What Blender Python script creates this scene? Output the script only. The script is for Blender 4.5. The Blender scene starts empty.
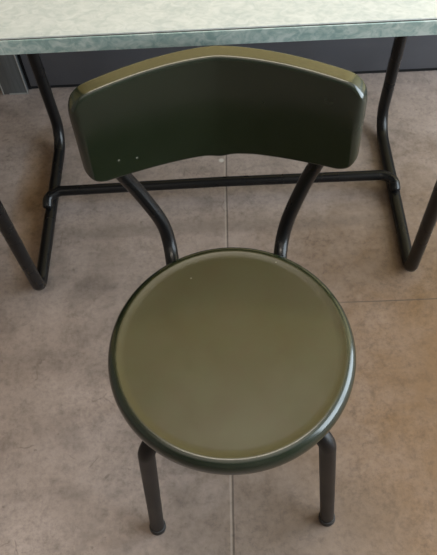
import bpy, bmesh, math, random
from mathutils import Vector, Matrix
random.seed(4)
S = bpy.context.scene
COL = S.collection
PI = math.pi

# ------------------------------------------------------------------ node helpers
class Mat:
    def __init__(self, name, rough=.5, metallic=0, spec=.5, coat=0, coat_rough=.1, color=(.5, .5, .5)):
        m = bpy.data.materials.new(name); m.use_nodes = True
        self.m = m; self.nt = m.node_tree; self.N = self.nt.nodes; self.L = self.nt.links
        self.b = self.N['Principled BSDF']
        self.b.inputs['Roughness'].default_value = rough
        self.b.inputs['Metallic'].default_value = metallic
        self.b.inputs['Specular IOR Level'].default_value = spec
        self.b.inputs['Coat Weight'].default_value = coat
        self.b.inputs['Coat Roughness'].default_value = coat_rough
        self.b.inputs['Base Color'].default_value = (*color, 1)
        self.tc = self.N.new('ShaderNodeTexCoord').outputs['Object']
    def put(self, name, sock): self.L.new(sock, self.b.inputs[name])
    def mapping(self, scale=(1, 1, 1), rot=(0, 0, 0)):
        n = self.N.new('ShaderNodeMapping'); self.L.new(self.tc, n.inputs['Vector'])
        n.inputs['Scale'].default_value = scale; n.inputs['Rotation'].default_value = rot
        return n.outputs['Vector']
    def noise(self, scale, detail=4, rough=.55, dist=0, vec=None):
        n = self.N.new('ShaderNodeTexNoise'); self.L.new(vec or self.tc, n.inputs['Vector'])
        n.inputs['Scale'].default_value = scale; n.inputs['Detail'].default_value = detail
        n.inputs['Roughness'].default_value = rough; n.inputs['Distortion'].default_value = dist
        return n.outputs['Fac']
    def voronoi(self, scale, feature='F1', vec=None):
        n = self.N.new('ShaderNodeTexVoronoi'); n.feature = feature
        self.L.new(vec or self.tc, n.inputs['Vector']); n.inputs['Scale'].default_value = scale
        return n.outputs['Distance']
    def ramp(self, sock, stops):
        n = self.N.new('ShaderNodeValToRGB'); self.L.new(sock, n.inputs['Fac'])
        e = n.color_ramp.elements
        while len(e) < len(stops): e.new(.5)
        for el, (p, c) in zip(e, stops):
            el.position = p
            el.color = (*c, 1) if isinstance(c, tuple) else (c, c, c, 1)
        return n.outputs['Color']
    def mix(self, a, b, fac, mode='MIX'):
        n = self.N.new('ShaderNodeMix'); n.data_type = 'RGBA'; n.blend_type = mode
        for k, v in ((0, fac), (6, a), (7, b)):
            if isinstance(v, (int, float)): n.inputs[k].default_value = v
            elif isinstance(v, tuple): n.inputs[k].default_value = (*v, 1)
            else: self.L.new(v, n.inputs[k])
        return n.outputs[2]
    def math(self, op, a, b=None, c=None, clamp=False):
        n = self.N.new('ShaderNodeMath'); n.operation = op; n.use_clamp = clamp
        for k, v in enumerate((a, b, c)):
            if v is None: continue
            if isinstance(v, (int, float)): n.inputs[k].default_value = v
            else: self.L.new(v, n.inputs[k])
        return n.outputs[0]
    def xyz(self, vec=None):
        n = self.N.new('ShaderNodeSeparateXYZ'); self.L.new(vec or self.tc, n.inputs[0]); return n.outputs
    def bump(self, sock, strength, dist=.002):
        n = self.N.new('ShaderNodeBump'); n.inputs['Strength'].default_value = strength
        n.inputs['Distance'].default_value = dist
        self.L.new(sock, n.inputs['Height']); self.put('Normal', n.outputs['Normal'])
    def spot(self, p, r, soft=.5):
        n = self.N.new('ShaderNodeVectorMath'); n.operation = 'DISTANCE'
        self.L.new(self.tc, n.inputs[0]); n.inputs[1].default_value = p
        q = self.N.new('ShaderNodeMapRange'); self.L.new(n.outputs['Value'], q.inputs[0])
        q.inputs[1].default_value = r; q.inputs[2].default_value = r * soft
        q.inputs[3].default_value = 0; q.inputs[4].default_value = 1
        return q.outputs[0]

# ------------------------------------------------------------------ materials
def mat_floor():
    M = Mat('timeworn brown grey floor slab', rough=.55, spec=.3)
    big = M.noise(2.2, 5, .6, .3)
    c = M.ramp(big, [(.3, (.218, .167, .140)), (.5, (.268, .211, .184)), (.7, (.318, .256, .230))])
    mid = M.noise(11, 6, .65, .4)
    c = M.mix(c, M.ramp(mid, [(.3, .55), (.5, 1.0), (.72, 1.2)]), .65, 'MULTIPLY')
    fine = M.noise(95, 6, .75)
    streak = M.noise(5, 5, .6, .5, M.mapping((.35, 2.4, 1)))
    c = M.mix(c, M.ramp(streak, [(.3, .66), (.48, 1.0), (1, 1.05)]), .45, 'MULTIPLY')
    # hairline scratches and crazing
    warp = M.noise(14, 4, .6)
    wv = M.N.new('ShaderNodeVectorMath'); wv.operation = 'ADD'
    sc = M.N.new('ShaderNodeVectorMath'); sc.operation = 'SCALE'; sc.inputs['Scale'].default_value = .09
    nz = M.N.new('ShaderNodeTexNoise'); nz.inputs['Scale'].default_value = 9; nz.inputs['Detail'].default_value = 5
    M.L.new(M.tc, nz.inputs['Vector']); M.L.new(nz.outputs['Color'], sc.inputs[0])
    M.L.new(M.tc, wv.inputs[0]); M.L.new(sc.outputs[0], wv.inputs[1])
    cr = M.voronoi(6.5, 'DISTANCE_TO_EDGE', wv.outputs[0])
    crk = M.ramp(cr, [(0, 1.0), (.012, 0.0)])
    gate = M.ramp(M.noise(15, 4, .6), [(.55, 0.0), (.62, 1.0)])
    c = M.mix(c, (.085, .062, .048), M.math('MULTIPLY', M.math('MULTIPLY', crk, gate), .45))
    # dark specks
    sp = M.ramp(M.noise(48, 2, .5), [(.70, 0.0), (.76, 1.0)])
    c = M.mix(c, (.08, .06, .05), M.math('MULTIPLY', sp, .45))
    # brown patches beside the table runner and on the right hand slab
    X = M.xyz()
    for (px, py, rx, ry, amt, col) in ((-.475, 1.08, .05, .22, .75, (.22, .125, .055)),
                                       (.52, .48, .52, .66, .95, (.138, .078, .037)),
                                       (.05, .90, .34, .12, .18, (.20, .13, .09)),
                                       (.04, .30, .24, .13, .55, (.125, .094, .074))):  # last patch paints the seat's shadow into the floor colour
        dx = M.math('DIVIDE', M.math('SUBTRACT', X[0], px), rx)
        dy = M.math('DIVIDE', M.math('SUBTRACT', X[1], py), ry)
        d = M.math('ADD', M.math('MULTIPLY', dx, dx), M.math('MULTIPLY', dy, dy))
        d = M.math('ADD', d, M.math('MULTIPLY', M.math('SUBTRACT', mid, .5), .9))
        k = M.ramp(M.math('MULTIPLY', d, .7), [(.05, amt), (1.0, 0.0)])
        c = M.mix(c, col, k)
    fk = M.ramp(M.noise(6, 4, .6), [(.35, .30), (.65, .80)])
    c = M.mix(c, M.ramp(fine, [(.34, .66), (.5, 1.0), (.66, 1.20)]), fk, 'MULTIPLY')
    c = M.mix(c, M.ramp(M.noise(40, 6, .7, .3), [(.34, .72), (.48, 1.0), (.7, 1.08)]), .7, 'MULTIPLY')
    # darker line across the floor near the crossbar
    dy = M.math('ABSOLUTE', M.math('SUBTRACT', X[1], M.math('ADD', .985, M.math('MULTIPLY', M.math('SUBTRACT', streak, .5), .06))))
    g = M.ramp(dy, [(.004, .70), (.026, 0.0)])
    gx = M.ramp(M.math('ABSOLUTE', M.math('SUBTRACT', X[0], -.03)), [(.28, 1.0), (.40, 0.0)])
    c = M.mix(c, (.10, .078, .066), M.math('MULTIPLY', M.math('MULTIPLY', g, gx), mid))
    # slab joints: one running away from the camera, one across on the right
    xw = M.math('ADD', X[0], M.math('MULTIPLY', M.math('SUBTRACT', M.noise(7, 3), .5), .004))
    jx = M.math('ADD', xw, M.math('MULTIPLY_ADD', X[1], -.0085, .0275))
    ja = M.math('LESS_THAN', M.math('ABSOLUTE', jx), .0017)
    lite = M.math('LESS_THAN', M.math('ABSOLUTE', M.math('ADD', jx, .0042)), .0018)
    yw = M.math('ADD', X[1], M.math('MULTIPLY', M.math('SUBTRACT', M.noise(7, 3), .5), .004))
    jb = M.math('MULTIPLY', M.math('LESS_THAN', M.math('ABSOLUTE', M.math('SUBTRACT', yw, .770)), .0014),
                M.ramp(X[0], [(.10, .30), (.32, 1.0)]))
    jb = M.math('MULTIPLY', jb, M.math('GREATER_THAN', X[0], -.02))
    jn = M.math('MAXIMUM', ja, jb)
    c = M.mix(c, (.40, .34, .29), M.math('MULTIPLY', lite, .30))
    c = M.mix(c, (.045, .034, .028), M.math('MULTIPLY', jn, .66))
    c = M.mix(c, (.62, .58, .52), M.math('MULTIPLY', M.spot((-.029, 1.185, 0), .008), .6))      # chip at the joint
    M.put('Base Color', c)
    M.put('Roughness', M.ramp(mid, [(.3, .50), (.7, .68)]))
    h = M.math('SUBTRACT', M.math('MULTIPLY', fine, .35), jn)
    M.bump(h, .35, .0012)
    return M.m

def mat_olive(chips=(), painted_reflection=False, rim=False):
    M = Mat('dark olive green moulded plastic', rough=.24, spec=.5, coat=.22, coat_rough=.14)
    n = M.noise(9, 5, .6)
    c = M.ramp(n, [(.3, (.0052, .0096, .0044)), (.7, (.0078, .0130, .0062))])
    sm = M.noise(21, 5, .6)
    rg = M.ramp(sm, [(.3, .17), (.7, .28)])
    if painted_reflection:   # seat disc inside the ridge, paler: overhead reflection painted into its colour
        X = M.xyz()
        rr = M.math('SQRT', M.math('ADD', M.math('MULTIPLY', X[0], X[0]), M.math('MULTIPLY', X[1], X[1])))
        rr = M.math('ADD', rr, M.math('MULTIPLY', M.math('SUBTRACT', n, .5), .003))
        k = M.ramp(rr, [(.1560, 1.0), (.1610, 0.0)])
        mot = M.noise(30, 6, .7)
        c = M.mix(c, M.mix(M.mix((.041, .0325, .0090), (.054, .042, .0130), sm), M.ramp(mot, [(.35, (.039, .029, .011)), (.65, (.040, .042, .016))]), .45), k)
        rg = M.mix(rg, M.ramp(sm, [(.3, .29), (.7, .38)]), k)
    if rim:    # overhead light painted in as paler olive along the backrest's top edge
        X = M.xyz()
        q = M.math('DIVIDE', M.math('SUBTRACT', X[0], BX), BW)
        e = M.math('SUBTRACT', X[2], M.math('MULTIPLY_ADD', M.math('MULTIPLY', q, q), -.015, .744))
        e = M.math('ADD', e, M.math('MULTIPLY', M.math('SUBTRACT', sm, .5), .0015))
        c = M.mix(c, M.mix((.050, .044, .019), (.072, .063, .029), sm), M.ramp(M.math('MULTIPLY_ADD', e, 100, .5), [(.34, 0.0), (.44, 1.0)]))
    for p, r in chips:
        c = M.mix(c, (.34, .33, .27), M.math('MULTIPLY', M.spot(p, r), .45))
    M.put('Base Color', c); M.put('Roughness', rg)
    return M.m

def mat_black(name, col=(.005, .005, .006), rough=.25, spec=.5):
    M = Mat(name, rough=rough, spec=spec)
    n = M.noise(12, 3, .5)
    M.put('Base Color', M.mix(col, tuple(v * 1.4 for v in col), n))
    M.put('Roughness', M.ramp(n, [(.3, rough), (.7, rough + .06)]))
    return M.m

def mat_laminate(edge=False):
    M = Mat('mottled grey green edge band' if edge else 'mottled pale green laminate', rough=.42, spec=.45)
    v = M.mapping((1, 1.5, 1.2), (0, 0, .6))
    a = M.noise(62, 4, .6, 1.2, v)
    b = M.noise(24, 3, .5, .8, v)
    f = M.math('ADD', M.math('MULTIPLY', a, .68), M.math('MULTIPLY', b, .32))
    if edge:
        c = M.ramp(f, [(.40, (.21, .30, .285)), (.5, (.31, .39, .37)), (.60, (.43, .49, .465))])
    else:
        c = M.ramp(f, [(.37, (.365, .40, .395)), (.5, (.435, .46, .45)), (.63, (.49, .51, .50))])
    M.put('Base Color', c)
    return M.m

def mat_plain(name, col, rough=.6, amount=.25, scale=6, spec=.3, metallic=0, stretch=None):
    M = Mat(name, rough=rough, spec=spec, metallic=metallic)
    n = M.noise(scale, 5, .6, .2, M.mapping(stretch) if stretch else None)
    M.put('Base Color', M.mix(tuple(v * (1 - amount) for v in col), tuple(min(1, v * (1 + amount)) for v in col), n))
    return M.m

BX, BW = -.0172, .1823            # backrest: centre and half width
def back_y(x): return .688 - .052 * abs(x / BW) ** 1.5
BACK_CHIPS = [((x, back_y(x - BX) - .012 + (z - .655) * .10, z), r) for x, z, r in ((-.151, .620, .0026), (-.128, .615, .0024))]
FLOOR = mat_floor()
OLIVE_SEAT = mat_olive((((-.055, .113, .448), .0018), ((.07, .135, .449), .0014)), True)
OLIVE_BACK = mat_olive(BACK_CHIPS, rim=True)
TUBE = mat_black('black painted steel tube', (.0045, .0043, .0045), spec=.28)
LEGPAINT = mat_black('brown black painted chair leg', (.0050, .0038, .0036), .42, .28)
RUBBER = mat_black('black rubber', (.009, .008, .008), .55)
TOP = mat_laminate()
EDGE = mat_laminate(True)
UNDER = mat_plain('dark table underside board', (.05, .045, .04), .8)
SCREW = mat_plain('dull steel screw', (.32, .31, .29), .35, .1, 40, .5, 1)
WALLB = mat_plain('cream yellow wall paint', (.82, .67, .36), .8, .05, 3)
WALLD = mat_plain('dim brown wall paint', (.30, .27, .24), .8, .05, 3)
WALL = mat_plain('warm white wall paint', (.62, .58, .52), .8, .05, 3)
CEIL = mat_plain('grey ceiling paint', (.50, .48, .45), .85, .04, 3)
NAVY = mat_plain('dark slate blue panel', (.082, .083, .094), .42, .25, 5)
GAP = mat_plain('black recess strip', (.008, .008, .009), .8)
STEEL = mat_plain('brushed grey metal post', (.115, .12, .12), .42, .45, 30, .5, .35, (9, 9, .35))
STEEL_HIGHLIGHT = mat_plain('bright metal edge highlight', (.45, .44, .42), .35, .2, 30, .5, .6)  # bright colour paints the highlight along the post's edges
DOOR = mat_plain('dark brown door leaf', (.028, .022, .020), .5)
FRAME = mat_plain('white window frame paint', (.7, .7, .68), .5, .04)

# ------------------------------------------------------------------ mesh helpers
def obj(name, bm, mat, parent=None, smooth=True, sharp=40):
    bmesh.ops.recalc_face_normals(bm, faces=bm.faces)
    me = bpy.data.meshes.new(name); bm.to_mesh(me); bm.free()
    for p in me.polygons: p.use_smooth = smooth
    if smooth: me.set_sharp_from_angle(angle=math.radians(sharp))
    me.materials.append(mat)
    o = bpy.data.objects.new(name, me); COL.objects.link(o)
    if parent: o.parent = parent
    return o

def struct(name, bm, mat, parent=None, **k):
    o = obj(name, bm, mat, parent, **k)
    if parent is None: o['kind'] = 'structure'
    return o

def box(bm, lo, hi, bevel=0, seg=2):
    lo, hi = Vector(lo), Vector(hi)
    r = bmesh.ops.create_cube(bm, size=1, matrix=Matrix.Translation((lo + hi) / 2) @ Matrix.Diagonal((*(hi - lo), 1)))
    if bevel:
        es = {e for v in r['verts'] for e in v.link_edges}
        bmesh.ops.bevel(bm, geom=list(es), offset=bevel, segments=seg, profile=.5, affect='EDGES')

def fillet(pts, rads, n=10):
    """polyline with rounded corners; rads for the inner points"""
    pts = [Vector(p) for p in pts]; out = [pts[0]]
    for i in range(1, len(pts) - 1):
        p, r = pts[i], rads[i - 1]
        a = (pts[i - 1] - p).normalized(); b = (pts[i + 1] - p).normalized()
        ang = a.angle(b)
        if r <= 0 or ang > 3.13: out.append(p); continue
        d = min(r / math.tan(ang / 2), .49 * (pts[i - 1] - p).length * 2, (pts[i + 1] - p).length * .98)
        r = d * math.tan(ang / 2)
        c = p + (a + b).normalized() * (r / math.sin(ang / 2))
        s, e = p + a * d - c, p + b * d - c
        tot = s.angle(e); ax = s.cross(e).normalized()
        for k in range(n + 1):
            out.append(c + Matrix.Rotation(tot * k / n, 3, ax) @ s)
    out.append(pts[-1]); return out

def tube(bm, pts, r, n=20, cap=True, dome=False):
    pts = [Vector(p) for p in pts]
    q = [pts[0]]
    for p in pts[1:]:
        if (p - q[-1]).length > 1e-5: q.append(p)
    pts = q
    T = [((pts[min(i + 1, len(pts) - 1)] - pts[max(i - 1, 0)]).normalized()) for i in range(len(pts))]
    up = Vector((0, 0, 1)) if abs(T[0].z) < .9 else Vector((1, 0, 0))
    u = (up - T[0] * up.dot(T[0])).normalized()
    rings = []
    def ring(c, u, t, rr):
        v = t.cross(u)
        return [bm.verts.new(c + (u * math.cos(2 * PI * k / n) + v * math.sin(2 * PI * k / n)) * rr) for k in range(n)]
    if dome:
        for a in (80, 60, 40, 20): rings.append(ring(pts[0] - T[0] * r * .6 * math.sin(math.radians(a)), u, T[0], r * math.cos(math.radians(a))))
    for i, (p, t) in enumerate(zip(pts, T)):
        u = (u - t * u.dot(t)).normalized()
        rings.append(ring(p, u, t, r))
    if dome:
        for a in (20, 40, 60, 80): rings.append(ring(pts[-1] + T[-1] * r * .6 * math.sin(math.radians(a)), u, T[-1], r * math.cos(math.radians(a))))
    for A, B in zip(rings, rings[1:]):
        for k in range(n): bm.faces.new((A[k], A[(k + 1) % n], B[(k + 1) % n], B[k]))
    if cap:
        bm.faces.new(rings[0][::-1]); bm.faces.new(rings[-1])

def lathe(bm, prof, n=96, c=(0, 0, 0), M=None):
    rings = []
    for r, z in prof:
        if r < 1e-6: rings.append([bm.verts.new((c[0], c[1], c[2] + z))])
        else: rings.append([bm.verts.new((c[0] + r * math.cos(2 * PI * k / n), c[1] + r * math.sin(2 * PI * k / n), c[2] + z)) for k in range(n)])
    for A, B in zip(rings, rings[1:]):
        for k in range(n):
            a0, a1 = A[k % len(A)], A[(k + 1) % len(A)]; b0, b1 = B[k % len(B)], B[(k + 1) % len(B)]
            fs = []
            for v in (a0, a1, b1, b0):
                if v not in fs: fs.append(v)
            if len(fs) > 2: bm.faces.new(fs)
    if M: bmesh.ops.transform(bm, matrix=M, verts=bm.verts)

def empty(name, loc, label, cat):
    o = bpy.data.objects.new(name, None); COL.objects.link(o); o.location = loc
    o.empty_display_size = .1; o['label'] = label; o['category'] = cat
    return o

# ------------------------------------------------------------------ the room
RX0, RX1, RY0, RY1, RH = -2.3, 2.2, -2.4, 1.478, 2.7
def plane_box(name, lo, hi, mat):
    bm = bmesh.new(); box(bm, lo, hi); return struct(name, bm, mat, smooth=False)
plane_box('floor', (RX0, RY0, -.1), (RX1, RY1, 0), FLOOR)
plane_box('ceiling', (RX0, RY0, RH), (RX1, RY1, RH + .1), CEIL)
plane_box('wall_back', (RX0, RY1, -.1), (RX1, RY1 + .1, RH + .1), WALLB)
plane_box('wall_front', (RX0, RY0 - .1, -.1), (RX1, RY0, RH + .1), WALLD)
plane_box('wall_left', (RX0 - .1, RY0 - .1, -.1), (RX0, RY1 + .1, RH + .1), WALLD)
WY0, WY1, WZ0, WZ1 = -1.0, 1.38, .25, 2.45
bm = bmesh.new()
for lo, hi in (((RX1, RY0 - .1, -.1), (RX1 + .12, WY0, RH + .1)), ((RX1, WY1, -.1), (RX1 + .12, RY1 + .1, RH + .1)),
               ((RX1, WY0, -.1), (RX1 + .12, WY1, WZ0)), ((RX1, WY0, WZ1), (RX1 + .12, WY1, RH + .1))): box(bm, lo, hi)
struct('wall_right', bm, WALL, smooth=False)
bm = bmesh.new()
for lo, hi in (((RX1 + .03, WY0, WZ0), (RX1 + .08, WY1, WZ0 + .05)), ((RX1 + .03, WY0, WZ1 - .05), (RX1 + .08, WY1, WZ1)),
               ((RX1 + .03, WY0, WZ0 + .05), (RX1 + .08, WY0 + .05, WZ1 - .05)), ((RX1 + .03, WY1 - .05, WZ0 + .05), (RX1 + .08, WY1, WZ1 - .05)),
               ((RX1 + .03, .16, WZ0 + .05), (RX1 + .08, .22, WZ1 - .05))): box(bm, lo, hi)
struct('window_1', bm, FRAME, smooth=False)

# dark panel at the foot of the back wall, over a black recess
PY = 1.462
bm = bmesh.new(); box(bm, (-.532, PY, .013), (RX1, RY1, .30), .002); struct('baseboard_back', bm, NAVY)
bm = bmesh.new(); box(bm, (-.540, PY + .006, 0), (RX1, RY1, .013)); box(bm, (-.5405, PY + .004, 0), (-.533, RY1, 2.06)); struct('trim_1', bm, GAP, smooth=False)
# brushed metal door post and the dark door leaf left of it
bm = bmesh.new()
box(bm, (-.606, 1.450, 0), (-.542, RY1, 2.06), .0015)
box(bm, (-.632, 1.466, 0), (-.612, RY1, 2.06), .0015)
post = struct('trim_2', bm, STEEL)
bm = bmesh.new()
box(bm, (-.5425, 1.4485, 0), (-.5405, 1.4515, 2.06)); box(bm, (-.6075, 1.4485, 0), (-.6050, 1.4515, 2.06))
box(bm, (-.590, 1.4480, .0), (-.541, 1.4502, .004))
e = obj('post_edge_highlight', bm, STEEL_HIGHLIGHT, post, smooth=False)
bm = bmesh.new(); box(bm, (-1.45, 1.468, .006), (-.634, RY1, 2.04), .002); struct('door_1', bm, DOOR)

# ------------------------------------------------------------------ the table
TBX, RXL, RXR = -.03, -.432, .373
YF, YB, TR, ZT = .825, 1.275, .0135, .75
table = empty('laminate_table', (TBX, 1.04, 0), 'pale green mottled laminate table on black bent tube legs, behind the green chair', 'table')
def local(o, root): o.parent = root; o.matrix_parent_inverse = Matrix.Translation(-Vector(root.location))
TX0, TX1, TY0, TY1 = -.56, .50, .7300, 1.36
bm = bmesh.new(); box(bm, (TX0, TY0, ZT - .0240), (TX1, TY1, ZT), .0015)
# top face only keeps the top laminate; the edge is a band of its own
local(obj('tabletop', bm, TOP), table)
bm = bmesh.new()
for lo, hi in (((TX0 - .002, TY0 - .002, ZT - .0246), (TX1 + .002, TY0 + .001, ZT - .0030)), ((TX0 - .002, TY1 - .001, ZT - .0246), (TX1 + .002, TY1 + .002, ZT - .0030)),
               ((TX0 - .002, TY0, ZT - .0246), (TX0 + .001, TY1, ZT - .0030)), ((TX1 - .001, TY0, ZT - .0246), (TX1 + .002, TY1, ZT - .0030))): box(bm, lo, hi, .0006, 1)
seam = bmesh.new(); box(seam, (TX0 - .0006, TY0 - .0006, ZT - .0030), (TX1 + .0006, TY1 + .0006, ZT - .0020)); local(obj('edge_seam', seam, UNDER, smooth=False), table)
o = obj('edge_band', bm, EDGE); o['label'] = 'grey green edge band'; local(o, table)
bm = bmesh.new(); box(bm, (TX0 + .01, TY0 + .01, ZT - .0275), (TX1 - .01, TY1 - .01, ZT - .0240)); local(obj('underside_board', bm, UNDER), table)
for X, YF in ((RXL, .825), (RXR, .837)):
    zt = ZT - .0275 - TR; g = math.copysign(1, X); XB = -.434 if g < 0 else .368; XT = -.442 if g < 0 else .390
    pts = fillet([(X, YF + .20, zt), (X, YF - .040, zt), (X, YF, TR), (XB + .004 * (g < 0), YB, TR), (XT, YB, zt), (X, YF + .20, zt)], [.05, .026, .062, .05])
    bm = bmesh.new(); tube(bm, pts, TR, 20, cap=False)
    bmesh.ops.remove_doubles(bm, verts=bm.verts, dist=1e-5)
    local(obj('leg_frame', bm, TUBE), table)
bm = bmesh.new()
zb = TR * 3
tube(bm, fillet([(RXL - .003, 1.040, TR * 2.2), (RXL - .003, 1.058, zb - .001), (RXL + .022, 1.075, zb), (TBX, 1.083, zb), (RXR - .028, 1.083, zb), (RXR - .004, 1.068, zb - .001), (RXR - .003, 1.048, TR * 2.2)],
                [.018, .024, 0, .024, .018]), TR * .88, 18, dome=True)
local(obj('crossbar', bm, TUBE), table)

# ------------------------------------------------------------------ the chair
CX, CY, R = -.0130, .4464, .170
chair = empty('round_seat_chair', (CX, CY, 0), 'dark olive green chair with round seat and curved backrest, in front of the pale table', 'chair')
# seat: dished disc with a fine ridge and a fat rolled rim
prof = [(0, .4484), (.04, .4484), (.09, .4485), (.125, .4487), (.145, .4489), (.1535, .4493), (.1560, .4502), (.1575, .4504)]
for a in range(84, -91, -6):
    prof.append((.1582 + .0135 * math.cos(math.radians(a)), .4318 + .0185 * math.sin(math.radians(a))))
prof += [(.150, .4150), (.148, .4190), (.04, .4190), (0, .4190)]
bm = bmesh.new(); lathe(bm, prof, 128, (0, 0, 0))
o = obj('seat', bm, OLIVE_SEAT, chair, sharp=60)
# plate under the seat that holds the tubes
bm = bmesh.new(); lathe(bm, [(0, .4192), (.085, .4192), (.088, .417), (.088, .409), (.085, .407), (0, .407)], 48)
local_plate = obj('mounting_plate', bm, LEGPAINT, chair)

LR = .0122
for (fx, fy, kx, ky) in ((-.161, .314, -.133, .326), (.1435, .321, .112, .330), (-.150, .575, -.120, .545), (.125, .575, .095, .545)):
    zt = .398
    d = Vector((CX - kx, CY - ky, 0)).normalized()
    foot = Vector((fx, fy, .006)); knee = Vector((kx, ky, zt)); end = knee + d * .10
    pts = fillet([foot, knee, end], [.034], 14)
    bm = bmesh.new(); tube(bm, pts, LR, 20)
    lg = obj('leg', bm, LEGPAINT); local(lg, chair)
    ax = (knee - foot).normalized()
    bm = bmesh.new()
    lathe(bm, [(0, 0), (.0115, 0), (.0140, .0015), (.0148, .005), (.0146, .016), (.0138, .0185), (.0122, .019)], 28)
    rot = Vector((0, 0, 1)).rotation_difference(ax).to_matrix().to_4x4()
    bmesh.ops.transform(bm, matrix=Matrix.Translation((fx, fy, .0008)) @ rot, verts=bm.verts)
    cp = obj('foot_cap', bm, RUBBER); cp.parent = lg; cp.matrix_parent_inverse = Matrix.Translation(-Vector(chair.location))
    cp.matrix_parent_inverse = (Matrix.Translation(Vector(chair.location)) @ Matrix.Translation(-Vector(chair.location))).inverted()

# backrest: thick curved panel lofted along its arc
def loft_back():
    bm = bmesh.new(); st = []
    NS = 90
    xs = []
    for i in range(NS + 1):
        t = -1 + 2 * i / NS
        xs.append(BW * math.copysign(1 - (1 - abs(t)) ** 1.55, t))   # finer towards the ends
    rings = []
    Tt, cr, er = .0122, .026, .010
    for x in xs:
        q = abs(x) / BW
        top = .7440 - .015 * q ** 2.0; bot = .587 + .002 * q ** 1.6 - .004 * math.exp(-(q / .08) ** 2)
        bot += .005 * max(0, min(1, x / .05)) * (.6 + .4 * q)
        dd = abs(x) - (BW - cr)
        if dd > 0:
            k = cr * (1 - math.sqrt(max(0, 1 - (dd / cr) ** 2)))
            top -= k * 1.15; bot += k
        T = Tt
        ee = abs(x) - (BW - er)
        if ee > 0: T = max(.0012, Tt * math.sqrt(max(0, 1 - (ee / er) ** 2)))
        # local frame: tangent in plan, normal points to the back
        h = 1e-4
        dy = (back_y(x + h) - back_y(x - h)) / (2 * h)
        nrm = Vector((-dy, 1, 0)).normalized()
        H = (top - bot) / 2; zc = (top + bot) / 2
        r = min(.0055, T * .85)
        loop = []
        for (sx, sz, a0) in ((1, 1, 0), (-1, 1, 90), (-1, -1, 180), (1, -1, 270)):
            for k in range(7):
                a = math.radians(a0 + 15 * k)
                loop.append(((T - r) * sx + r * math.cos(a), (H - r) * sz + r * math.sin(a)))
        # extra points on the long faces for smooth shading
        c = Vector((BX + x, back_y(x), zc))
        ring = []
        for n_, z_ in loop:
            p = c + nrm * n_ + Vector((0, 0, z_))
            p.y += (p.z - .655) * .10
            p.x += (p.x - BX) * (p.z - .74) * .09
            ring.append(bm.verts.new(p))
        rings.append(ring)
    n = len(rings[0])
    for A, B in zip(rings, rings[1:]):
        for k in range(n): bm.faces.new((A[k], A[(k + 1) % n], B[(k + 1) % n], B[k]))
    bm.faces.new(rings[0]); bm.faces.new(rings[-1][::-1])
    return bm
bk = obj('backrest', loft_back(), OLIVE_BACK, sharp=70); local(bk, chair)
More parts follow.
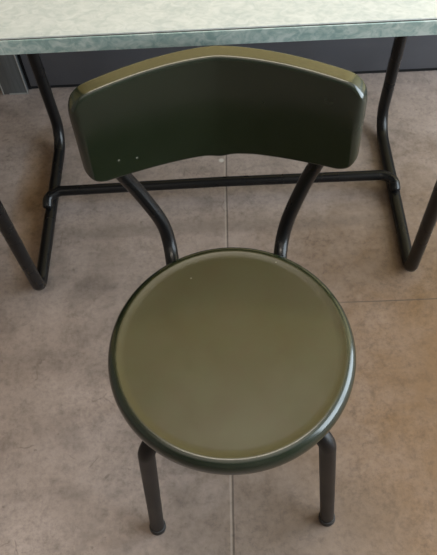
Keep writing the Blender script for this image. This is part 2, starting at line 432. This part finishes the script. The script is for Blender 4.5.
for s in (-1, 1):
    m = -.017; e = -.007                         # foot and top of the uprights sit a little apart
    pts = fillet([(m + s * .070, CY + .03, .404), (m + s * .086, .648, .404), (m + .002 + s * .094, .660, .448), (m + e + .003 + s * .131, .686, .545), (m + e + .003 + s * .149, .681, .600), (m + e + .003 + s * .151, .684, .660)],
                 [.030, .05, .06, .05], 12)
    # keep the upright on the back face of the panel
    out = []
    for p in pts:
        if p.z > .50:
            x = p.x - BX
            lim = back_y(x) + (p.z - .655) * .10 + .0115 + .0098
            w = min(1, (p.z - .50) / .05)
            p = Vector((p.x, p.y * (1 - w) + lim * w, p.z))
        out.append(p)
    # even spacing, then relax the bends
    L = [0]
    for a, b in zip(out, out[1:]): L.append(L[-1] + (b - a).length)
    ev = []
    for k in range(61):
        t = L[-1] * k / 60; i = max(q for q in range(len(L) - 1) if L[q] <= t + 1e-9)
        ev.append(out[i].lerp(out[i + 1], min(1, (t - L[i]) / max(1e-9, L[i + 1] - L[i]))))
    for _ in range(14): ev = [ev[0]] + [(ev[i - 1] + ev[i] * 2 + ev[i + 1]) / 4 for i in range(1, 60)] + [ev[-1]]
    out = ev
    bm = bmesh.new(); tube(bm, out, .0106, 20, dome=True)
    local(obj('back_upright', bm, TUBE), chair)

# ------------------------------------------------------------------ light
def area(name, loc, target, size, power, col, sy=None):
    l = bpy.data.lights.new(name, 'AREA'); l.energy = power; l.color = col
    l.shape = 'RECTANGLE'; l.size = size; l.size_y = sy or size
    o = bpy.data.objects.new(name, l); COL.objects.link(o); o.location = loc
    o.rotation_euler = (Vector(target) - Vector(loc)).to_track_quat('-Z', 'Y').to_euler()
    return o
area('window_daylight', (RX1 + .10, (WY0 + WY1) / 2, (WZ0 + WZ1) / 2), (0, (WY0 + WY1) / 2, (WZ0 + WZ1) / 2), WY1 - WY0, 168, (.80, .92, 1.0), WZ1 - WZ0)
area('ceiling_lamp', (-.1, -.55, RH - .03), (-.1, -.55, 0), 3.2, 14, (1.0, .89, .76), 1.3)
area('overhead_fill_light', (.1, .62, RH - .03), (.1, .62, 0), 1.3, 20, (1.0, .90, .77), .3)  # unseen light, added to brighten the wall top, table and seat
w = bpy.data.worlds.new('sky'); S.world = w; w.use_nodes = True
w.node_tree.nodes['Background'].inputs[0].default_value = (.75, .85, 1, 1)
w.node_tree.nodes['Background'].inputs[1].default_value = .6

# ------------------------------------------------------------------ camera
h, p, yw, r, f = 1.3261, 1.0031, -.05, -.0803, 715.07
fw = Vector((math.sin(yw) * math.cos(p), math.cos(yw) * math.cos(p), -math.sin(p)))
rt = Vector((math.cos(yw), -math.sin(yw), 0)); up = rt.cross(fw)
rt2 = math.cos(r) * rt + math.sin(r) * up; up2 = -math.sin(r) * rt + math.cos(r) * up
cd = bpy.data.cameras.new('camera'); cam = bpy.data.objects.new('camera', cd); COL.objects.link(cam)
cd.sensor_width = 36; cd.lens = f / 555 * 36; cd.clip_start = .02
M3 = Matrix((rt2, up2, -fw)).transposed()
cam.matrix_world = Matrix.Translation((0, 0, h)) @ M3.to_4x4()
S.camera = cam

S.view_settings.view_transform = 'Standard'; S.view_settings.look = 'None'
S.view_settings.exposure = 0; S.view_settings.gamma = 1; S.view_settings.use_curve_mapping = False
